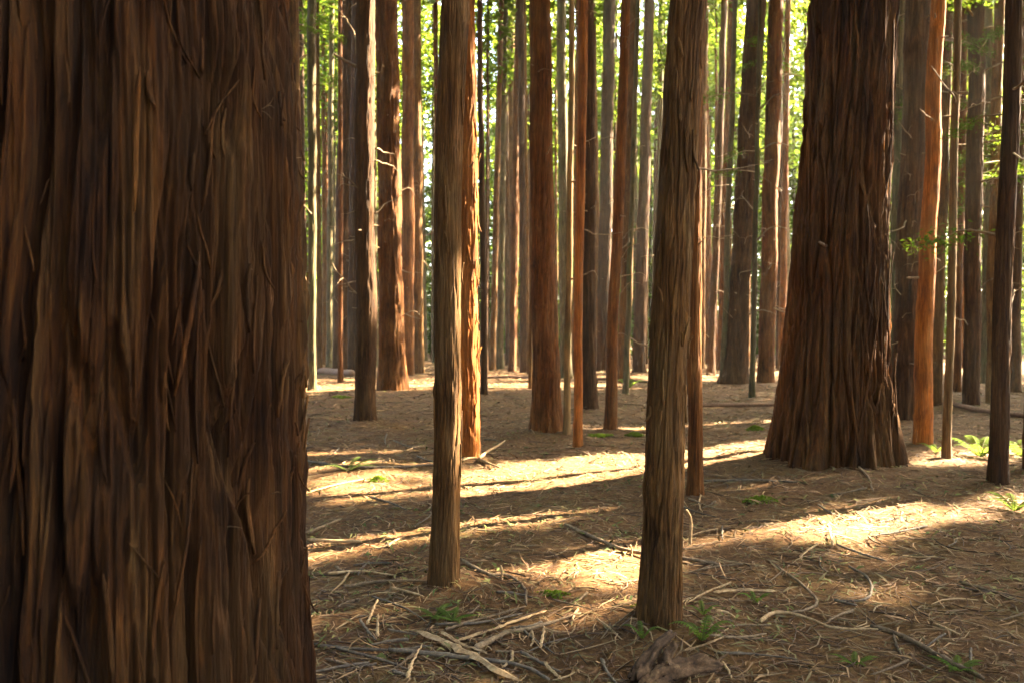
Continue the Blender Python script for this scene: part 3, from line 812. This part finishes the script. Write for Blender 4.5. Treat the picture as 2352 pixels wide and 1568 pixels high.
F = np.concatenate([b_+np.array([[i*3+j, i*3+(j+1) % 3, i*3+3+(j+1) % 3, i*3+3+j]]) for i in range(3) for j in range(3)])
c = pick([(.10, .06, .034), (.065, .042, .026), (.15, .095, .05), (.26, .17, .085)], n)
o = obj('twig_litter', mk_mesh('twig_litter', V, F, True, np.repeat(c, 12, 0)), M['litter'])
tag(o, 'small broken twigs strewn all over the needle litter', 'litter', kind='stuff')

# ------------------------------------------------------------------ fallen sticks one can tell apart
def stick(name, pts, w, mat, label, flat=1.0, taper=.55, lift=0.0, group=None, lifts=None, k=7):
    P = np.array([at(*q) for q in pts]); d = P[:, 1].mean(); r = w/2/FPX*d
    n = max(10, len(pts)*5)
    Q = smooth_path(np.column_stack([P, np.zeros(len(P)) if lifts is None else np.array(lifts)]), n)
    jit = np.random.default_rng(abs(hash((pts[0][0], pts[0][1]))) % 9999)
    Q[:, :2] += jit.normal(0, r*.22, (n, 2))
    zg = hg(Q[:, 0], Q[:, 1])
    z = np.convolve(np.pad(zg, 3, mode='edge'), np.ones(7)/7, 'valid')+r*flat*.7+.012+Q[:, 2]+lift
    R = r*np.linspace(1, taper, n)*(1+jit.normal(0, .10, n)); R[0] *= .75; R[-1] *= .6
    c0 = np.array([Q[0, 0], Q[0, 1], zg[0]])
    split = name in ('split_branch', 'wood_chip')
    if split: R = R*(1+jit.normal(0, .12, n)); R[0] *= .35; R[-1] *= .3
    V, F = tube(np.column_stack([Q[:, :2], z])-c0, R, 4 if split else (k if k % 2 == 0 else k+1), flat)
    o = obj(name, mk_mesh(name, V, F, not split), M[mat], None, c0)
    return tag(o, label, 'stick' if 'log' not in name else 'log', group)
stick('split_branch', [(961, 1462), (1030, 1492), (1090, 1520), (1190, 1578)], 24, 'stick_pale', 'long split slab of pale torn wood lying at the bottom left of centre', .45, .8, .01)
stick('split_branch', [(1013, 1462), (1060, 1492), (1120, 1515)], 13, 'stick_pale', 'short pale splinter lying along the long split slab', .5, .6, .015)
stick('fallen_stick', [(1090, 1500), (1160, 1463), (1232, 1448), (1335, 1414)], 16, 'stick', 'grey stick with a pale stripped end pointing up right from the split slab', .8, .4)
stick('split_branch', [(1050, 1478), (1120, 1456), (1185, 1432), (1255, 1408)], 13, 'stick_pale', 'pale orange torn branch above the grey stick with the stripped end', .6, .6)
stick('fallen_stick', [(722, 1488), (800, 1496), (900, 1500), (992, 1490)], 9, 'stick_dark', 'dark grey stick lying level at the foot of the huge left tree', 1, .6)
stick('fallen_stick', [(770, 1495), (877, 1523), (945, 1550)], 9, 'stick_dark', 'dark stick slanting down right at the bottom left corner of the open floor', 1, .5)
stick('fallen_stick', [(892, 1500), (1035, 1515), (1190, 1535), (1260, 1570)], 12, 'stick_dark', 'long dark stick passing under the long split slab', 1, .6)
stick('fallen_stick', [(1060, 1293), (1117, 1323), (1165, 1327), (1203, 1355), (1210, 1397)], 9, 'stick', 'hooked grey stick right of the foot of the slim front trunk', 1, .6)
stick('fallen_stick', [(706, 1245), (760, 1248), (832, 1249)], 9, 'stick_pale', 'short pale straight stick beside the huge left tree', 1, .8)
stick('fallen_stick', [(703, 1230), (740, 1215), (785, 1196)], 9, 'stick', 'slanted brown stick above the short pale one by the huge left tree', 1, .6)
stick('fallen_stick', [(892, 1260), (905, 1247), (929, 1237)], 8, 'stick_pale', 'little pale chip of wood left of the slim front trunk', .7, .5)
stick('fallen_stick', [(790, 1353), (876, 1342), (985, 1338)], 8, 'stick', 'level grey stick pointing at the foot of the slim front trunk', 1, .6)
stick('fallen_stick', [(753, 1322), (830, 1318), (910, 1326)], 9, 'stick_pale', 'pale level branch above the grey stick left of the slim front trunk', .8, .5)
stick('fallen_stick', [(770, 1305), (800, 1320), (860, 1312)], 7, 'stick', 'bent twig lying on the pale level branch', .8, .5)
stick('wood_chip', [(843, 1443), (855, 1420), (868, 1392)], 8, 'stick_pale', 'pale upright splinter, the taller of two near the bottom left', .6, .5, .01, lifts=[0, .01, .02])
stick('wood_chip', [(867, 1472), (868, 1450), (869, 1425)], 8, 'stick_pale', 'pale upright splinter, the shorter of two near the bottom left', .6, .5, .01, lifts=[0, .01, .015])
stick('fallen_stick', [(855, 1376), (930, 1402), (980, 1434)], 6, 'stick_dark', 'thin dark twig slanting towards the split slab from the upper left', 1, .5)
stick('fallen_stick', [(1023, 1452), (1080, 1434), (1208, 1398)], 8, 'stick', 'thin grey stick meeting the lower end of the hooked stick', 1, .6)
stick('fallen_stick', [(1000, 1440), (1100, 1436), (1200, 1414)], 7, 'stick_dark', 'thin dark twig just under the thin grey stick by the hooked stick', 1, .6)
stick('wood_chip', [(934, 1570), (950, 1538), (970, 1506)], 10, 'stick_pale', 'pale splinter sticking up at the bottom edge left of the split slab', .6, .4, .01, lifts=[0, .02, .035])
stick('fallen_stick', [(1299, 1209), (1367, 1241), (1427, 1266), (1500, 1279), (1570, 1288), (1655, 1303)], 9, 'stick', 'long thin stick passing behind the flaking front trunk across the sunlit patch', 1, .8)
stick('split_branch', [(1636, 1370), (1700, 1366), (1784, 1368)], 14, 'stick_pale', 'pale straight plank of bare wood right of the flaking front trunk', .6, .8, .01)
stick('fallen_stick', [(1778, 1301), (1842, 1348), (1877, 1386), (1853, 1406), (1818, 1413)], 7, 'stick', 'hook shaped stick right of the pale plank', 1, .8)
stick('fallen_stick', [(1745, 1434), (1782, 1413), (1846, 1424), (1914, 1449), (2018, 1453)], 10, 'stick_pale', 'crooked pale stick at the lower right, ending level', 1, .6)
stick('fallen_stick', [(2000, 1445), (2078, 1472), (2172, 1524), (2260, 1568)], 13, 'stick', 'thick stick running into the bottom right corner', 1, .9)
stick('fallen_stick', [(1951, 1306), (1989, 1329), (2003, 1359), (1985, 1383), (1928, 1386)], 7, 'stick_dark', 'dark curled stick below the sunlit patch at the right', 1, .7)
stick('fallen_stick', [(2205, 1342), (2280, 1366), (2365, 1394)], 9, 'stick', 'straight grey stick running out at the right edge', 1, .8)
stick('fallen_stick', [(2052, 1464), (2060, 1490), (2071, 1512)], 7, 'stick', 'short side twig below the crooked pale stick', 1, .6)
stick('fallen_stick', [(1951, 1058), (1992, 1096), (2005, 1134)], 6, 'stick', 'thin bowed twig leaning on the mound of the massive right redwood', 1, .6)
stick('fallen_stick', [(1914, 1262), (1908, 1236), (1902, 1210)], 6, 'stick_pale', 'bare twig pointing away inside the right sunlit patch', 1, .6, .01)
stick('fallen_stick', [(1922, 1255), (1975, 1275), (2036, 1294)], 6, 'stick_dark', 'dark twig at the lower edge of the right sunlit patch', 1, .6)
stick('fallen_log', [(1560, 936), (1680, 934), (1810, 933)], 10, 'log_red', 'thin reddish log lying level left of the massive right redwood', 1, .9, k=10)
stick('fallen_log', [(1108, 869), (1180, 868), (1250, 871)], 7, 'log_red', 'thin reddish log far back left of the centre redwood', 1, .9, k=10)
stick('fallen_log', [(1365, 872), (1410, 873), (1500, 880)], 7, 'log_red', 'thin far log behind the leaning reddish trunk', 1, .9, k=10)
stick('fallen_log', [(735, 858), (770, 861), (810, 864)], 17, 'log_red', 'short thick log far back at the left between the trunks', 1, .95, k=12)
stick('fallen_log', [(2175, 938), (2260, 948), (2380, 962)], 12, 'log_red', 'log with a sunlit top behind the dark trunk at the right edge', 1, .9, k=10)
stick('fallen_stick', [(1618, 1108), (1720, 1106), (1832, 1111)], 6, 'stick_dark', 'straight dark stick at the foot of the mound left of the massive redwood', 1, .7)
stick('fallen_stick', [(685, 1062), (780, 1071), (880, 1076), (1000, 1072)], 7, 'stick_dark', 'long dark stick along the far edge of the left sunlit streak', 1, .6)
stick('fallen_stick', [(1050, 1065), (1095, 1058), (1148, 1080)], 7, 'stick_pale', 'sunlit bent stick at the foot of the orange trunk', 1, .6, .01)
stick('fallen_stick', [(1100, 1062), (1135, 1045), (1160, 1034)], 7, 'stick_pale', 'sunlit twig pointing up right beside the orange trunk', 1, .5, .02, lifts=[0, .05, .1])
stick('fallen_stick', [(850, 1145), (900, 1160), (935, 1176)], 6, 'stick_dark', 'small dark twig in the left sunlit streak', 1, .6)
stick('fallen_stick', [(690, 1140), (760, 1120), (840, 1103)], 8, 'stick_pale', 'sunlit branch lying along the low mound at the left', .7, .6)
stick('fallen_stick', [(1090, 1220), (1120, 1222), (1143, 1221)], 6, 'stick_pale', 'tiny pale stick in the shade right of the slim front trunk', .8, .8)
stick('wood_chip', [(1250, 1530), (1265, 1550), (1290, 1572)], 12, 'stick_pale', 'pale chip at the bottom edge right of the split slab', .5, .6, .01)
stick('wood_chip', [(1243, 1498), (1247, 1475), (1250, 1455)], 8, 'stick_pale', 'small pale peg standing near the end of the grey stick', .7, .7, .01, lifts=[0, .01, .02])
stick('fallen_stick', [(1640, 1505), (1740, 1510), (1830, 1520)], 7, 'stick_dark', 'dark level twig right of the weathered root', 1, .6)
stick('fallen_stick', [(1620, 1462), (1690, 1470), (1760, 1462)], 7, 'stick', 'thin brown twig right of the foot of the flaking front trunk', 1, .6)
# upright forked twig
def upright(pts, d, w, mat, label):
    P = np.array([[(a-CX)/FPX*d, d+dd, CAMZ-(b_-CY)/FPX*d] for a, b_, dd in pts]); r = w/2/FPX*d
    c0 = P[0].copy(); c0[2] = float(hg(P[0, 0], P[0, 1])); P[0, 2] = c0[2]-.02
    V, F = tube(smooth_path(P-c0, 12), np.linspace(r, r*.6, 12), 6)
    tag(obj('standing_twig', mk_mesh('standing_twig', V, F), M[mat], None, c0), label, 'stick')
d = at(1584, 1250)[1]; upright([(1584, 1250, 0), (1588, 1196, .02), (1577, 1170, .0)], d, 9, 'stick_pale', 'thin crooked twig standing upright right of the flaking front trunk')
d = at(1450, 1275)[1]; upright([(1450, 1278, 0), (1451, 1262, 0), (1448, 1250, .0)], d, 5, 'stick_pale', 'tiny standing twig in the sunlit patch left of the flaking front trunk')
d = at(1152, 1330)[1]; upright([(1152, 1330, 0), (1153, 1312, 0), (1150, 1298, .0)], d, 8, 'stick_pale', 'small stub of wood standing right of the slim front trunk')
# random further sticks
zones = [(720, 980, 1190, 1560, 'stray twig on the shaded floor between the huge left tree and slim front trunk', 'stray twigs at the left'),
         (1070, 1440, 1360, 1560, 'stray twig on the floor between the two front trunks', 'stray twigs between the front trunks'),
         (1600, 2340, 1300, 1560, 'stray twig on the shaded floor at the lower right', 'stray twigs at the lower right'),
         (1600, 2200, 1110, 1290, 'stray twig on the floor before the massive right redwood', 'stray twigs before the massive redwood'),
         (700, 2300, 880, 930, 'stray twig on the far floor among the middle distance trunks', 'stray twigs far back'),
         (700, 1480, 930, 1060, 'stray twig on the shaded floor beyond the sunlit streak', 'stray twigs beyond the streak')]
for x0, x1, y0, y1, lab, grp in zones:
    for q in range(15):
        a, b_ = random.uniform(x0, x1), random.uniform(y0, y1); an = random.uniform(0, math.pi); ln = random.uniform(25, 75)
        ex, ey = math.cos(an)*ln, math.sin(an)*ln*.45*(b_-CY)/600
        stick('fallen_twig', [(a-ex, b_-ey), (a+random.uniform(-8, 8), b_+random.uniform(-4, 4)), (a+ex, b_+ey)], random.uniform(3.5, 7.5)*(b_-CY)/600+1, random.choice(['stick', 'stick', 'stick_dark', 'stick_dark', 'stick_pale']), lab, 1, .5, 0, grp)

# weathered root piece at the bottom: lying log with a raised arm
c0 = at(1545, 1545); c0 = np.array([c0[0], c0[1], float(hg(*c0))])
root = empty('weathered_root', c0); tag(root, 'weathered broken root with a raised arm lying in front of the flaking trunk', 'root')
def px3(a, b_, d): return np.array([(a-CX)/FPX*d, d, CAMZ-(b_-CY)/FPX*d])-c0
dd = c0[1]
def rough_tube(P, R, k, seed_, amp):
    V, F = tube(P, R, k); n_ = len(P)
    a = np.tile(np.arange(k)*2*math.pi/k, n_); t_ = np.repeat(np.linspace(0, 1, n_), k)
    c_, s_ = np.cos(a), np.sin(a)
    f = 1+amp*((.35-np.abs(perlin(c_*2+seed_, s_*2, t_*2.2)))*2.2+.6*perlin(c_*5+seed_, s_*5, t_*4)+.35*perlin(c_*11, s_*11+seed_, t_*9))
    ax = np.repeat(P, k, 0); d_ = V[:-2]-ax
    V[:-2] = ax+d_*f[:, None]
    T_ = np.gradient(P, axis=0); T_ /= np.linalg.norm(T_, axis=1)[:, None]
    jag = np.random.default_rng(int(seed_)).uniform(-1, 1, k)
    for e in (0, n_-1):
        V[e*k:(e+1)*k] += T_[e]*(jag*R[e]*1.2)[:, None]
    return V, F
V, F = rough_tube(smooth_path([px3(1480, 1590, dd-.2), px3(1510, 1556, dd-.08), px3(1570, 1538, dd), px3(1630, 1532, dd+.05), px3(1675, 1535, dd+.04)], 70), np.concatenate([np.linspace(.030, .040, 45), np.linspace(.040, .008, 25)]), 36, 2, .75)
obj('log', mk_mesh('log', V, F), M['root'], root)
V, F = rough_tube(smooth_path([px3(1462, 1560, dd-.12), px3(1485, 1520, dd-.03), px3(1512, 1482, dd+.06), px3(1545, 1452, dd+.16)], 50), np.linspace(.032, .012, 50), 26, 5, .75)
obj('arm', mk_mesh('arm', V, F), M['root'], root)
V, F = rough_tube(smooth_path([px3(1535, 1545, dd-.06), px3(1530, 1510, dd), px3(1550, 1480, dd+.05)], 14), np.linspace(.035, .012, 14), 20, 9, .6)
obj('spur', mk_mesh('spur', V, F), M['root'], root)

rgs = np.random.default_rng(41)
for q in range(16):
    t_ = rgs.uniform(0, 1); a0 = px3(1490+170*t_, 1556-22*t_+rgs.uniform(-16, 12), dd-.08+.14*t_+rgs.uniform(-.03, .03))
    L_ = rgs.uniform(.08, .22); dr = np.array([math.cos(rgs.normal(.15, .35)), rgs.normal(.25, .2), rgs.normal(.12, .22)]); dr /= np.linalg.norm(dr)
    V, F = tube(smooth_path([a0-dr*L_*.5, a0+[0, 0, rgs.uniform(-.01, .01)], a0+dr*L_*.5], 7), np.array([.3, .8, 1, .95, .8, .5, .12])*rgs.uniform(.006, .015), 4, rgs.uniform(.4, .8))
    obj('splinter', mk_mesh('splinter', V, F, False), M[['root', 'stick', 'log_red', 'root'][q % 4]], root)

# ------------------------------------------------------------------ moss cushions, ferns, seedlings
def moss(px_, py_, w, h_, label):
    p = at(px_, py_); d = p[1]; r = w/2/FPX*d; hh = h_/FPX*d
    z = float(hg(*p)); rg = np.random.default_rng(int(px_))
    n = 1100; a = rg.uniform(0, 2*math.pi, n); q = rg.uniform(0, 1, n)**.6
    lim = 1+.9*perlin(np.cos(a)*1.3+px_*.37, np.sin(a)*1.3, .5)+.5*perlin(np.cos(a)*4+px_*.37, np.sin(a)*4, .5)
    P = np.stack([np.cos(a)*q*r*lim, np.sin(a)*q*r*.7*lim, hh*.7*np.maximum(1-q**1.5, 0)*(1+.5*perlin(np.cos(a)*q*3+px_, np.sin(a)*q*3, 1.5))], 1)
    V, F = cards(P, .016*d/5, rg, -.5)
    tag(obj('moss_clump', mk_mesh('moss_clump', V, F, False), M['moss'], None, (p[0], p[1], z)), label, 'moss')
moss(1273, 1366, 64, 16, 'bright green moss cushion between the two front trunks')
moss(1748, 1152, 60, 22, 'mossy green hummock below the mound of the massive redwood')
moss(870, 1104, 46, 16, 'mossy tuft on the low mound in the left sunlit streak')
moss(780, 913, 44, 6, 'green moss patch on the far floor left of the stubby trunk')
moss(1375, 1000, 60, 5, 'low green patch on the floor right of the bright orange sapling')
moss(1145, 1447, 44, 6, 'small green moss spot above the grey stick')
moss(1735, 987, 44, 14, 'dark mossy hummock left of the massive right redwood')
moss(1455, 1000, 34, 10, 'mossy tuft left of the flaking front trunk')
moss(1470, 1392, 40, 8, 'moss at the left of the foot of the flaking front trunk')
def fern(px_, py_, size, nf, label, mat='fern', az0=0, span=360, broad=.18, tilt=.7):
    p = at(px_, py_); z = float(hg(*p)); rg = np.random.default_rng(int(px_+py_))
    f = empty('fern', (p[0], p[1], z)); tag(f, label, 'fern')
    for q in range(nf):
        az = math.radians(az0+span*q/max(nf-1, 1)+rg.uniform(-12, 12)); L_ = size*rg.uniform(.7, 1.1)
        e = np.array([math.cos(az), math.sin(az), 0]); sd_ = np.array([-math.sin(az), math.cos(az), 0])
        V = []; F = []; m_ = 14
        mid = [e*L_*t_*(.75+.25*t_)+np.array([0, 0, L_*tilt*math.sin(t_*2.3)*.62+.01]) for t_ in np.linspace(0, 1, m_)]
        V = [p_ for p_ in mid]
        for i in range(1, m_-1):
            t_ = i/(m_-1); wl = L_*broad*math.sin(math.pi*min(t_*.9+.12, 1))
            for sg in (-1, 1):
                b0 = len(V); tip = mid[i]+sd_*sg*wl+e*wl*.45-np.array([0, 0, wl*.25])
                V += [(mid[i]+tip)/2+e*L_*.025, tip]; F.append((i-1, i, b0, b0+1) if sg > 0 else (i, i-1, b0+1, b0))
        fr = obj('frond', mk_mesh('frond', V, F, False), M[mat], f)
        v, ff = tube(np.array(mid), np.linspace(.004, .001, m_)*size*2, 4)
        obj('stalk', mk_mesh('stalk', v, ff), M['mossy'], fr)
fern(2252, 1050, .5, 9, 'sunlit pale green fern left of the dark near trunk at the right edge')
fern(2345, 1050, .55, 9, 'sunlit fern right of the dark near trunk at the right edge')
fern(2150, 1040, .25, 6, 'small sunlit fern between the orange trunk and the thin yellow edged sapling')
fern(800, 1082, .42, 5, 'small plant with two long drooping sunlit fronds by the left sunlit streak', az0=-20, span=230, broad=.10, tilt=.35)
fern(1612, 1475, .16, 7, 'little green seedling at the right foot of the flaking front trunk', tilt=.9)
fern(1000, 1420, .15, 6, 'dull green sprig below the slim front trunk', tilt=.4)
fern(1040, 1428, .15, 6, 'dull green sprig just right of the other below the slim front trunk', tilt=.4)
fern(1615, 1415, .10, 5, 'tiny green sprout beside the foot of the flaking front trunk', tilt=.8)
fern(1735, 1388, .12, 5, 'tiny green sprout above the pale plank', tilt=.8)
fern(1475, 1470, .12, 5, 'tiny light green sprout left of the flaking front trunk foot', tilt=1.0)
fern(1445, 890, .6, 7, 'pale fern clump far back left of the flaking front trunk')
fern(2330, 1175, .3, 7, 'sunlit low fern at the right edge before the dark near trunk')
fern(2200, 1545, .14, 6, 'green sprig in the shade at the bottom right corner', tilt=.5)
fern(1960, 1530, .12, 6, 'green sprig below the crooked pale stick', tilt=.5)

# ------------------------------------------------------------------ thin haze between the trunks
def haze_box(x0, x1, y0, y1, z0, z1, density):
    V = [(x, y, z) for z in (z0, z1) for y in (y0, y1) for x in (x0, x1)]
    F = [(0, 2, 3, 1), (4, 5, 7, 6), (0, 1, 5, 4), (2, 6, 7, 3), (0, 4, 6, 2), (1, 3, 7, 5)]
    m = bpy.data.materials.new('haze'); m.use_nodes = True; t = m.node_tree
    t.nodes.remove(t.nodes['Principled BSDF'])
    v = N(t, 'ShaderNodeVolumePrincipled'); v.inputs['Density'].default_value = density
    v.inputs['Color'].default_value = (.96, .96, .80, 1); v.inputs['Anisotropy'].default_value = .3
    t.links.new(v.outputs[0], t.nodes['Material Output'].inputs['Volume'])
    o = obj('haze', mk_mesh('haze', V, F, False), m)
    tag(o, 'thin pale haze hanging between the trunks', 'haze', kind='stuff')
haze_box(-305, 305, -165, 465, -2, 46, HAZE)
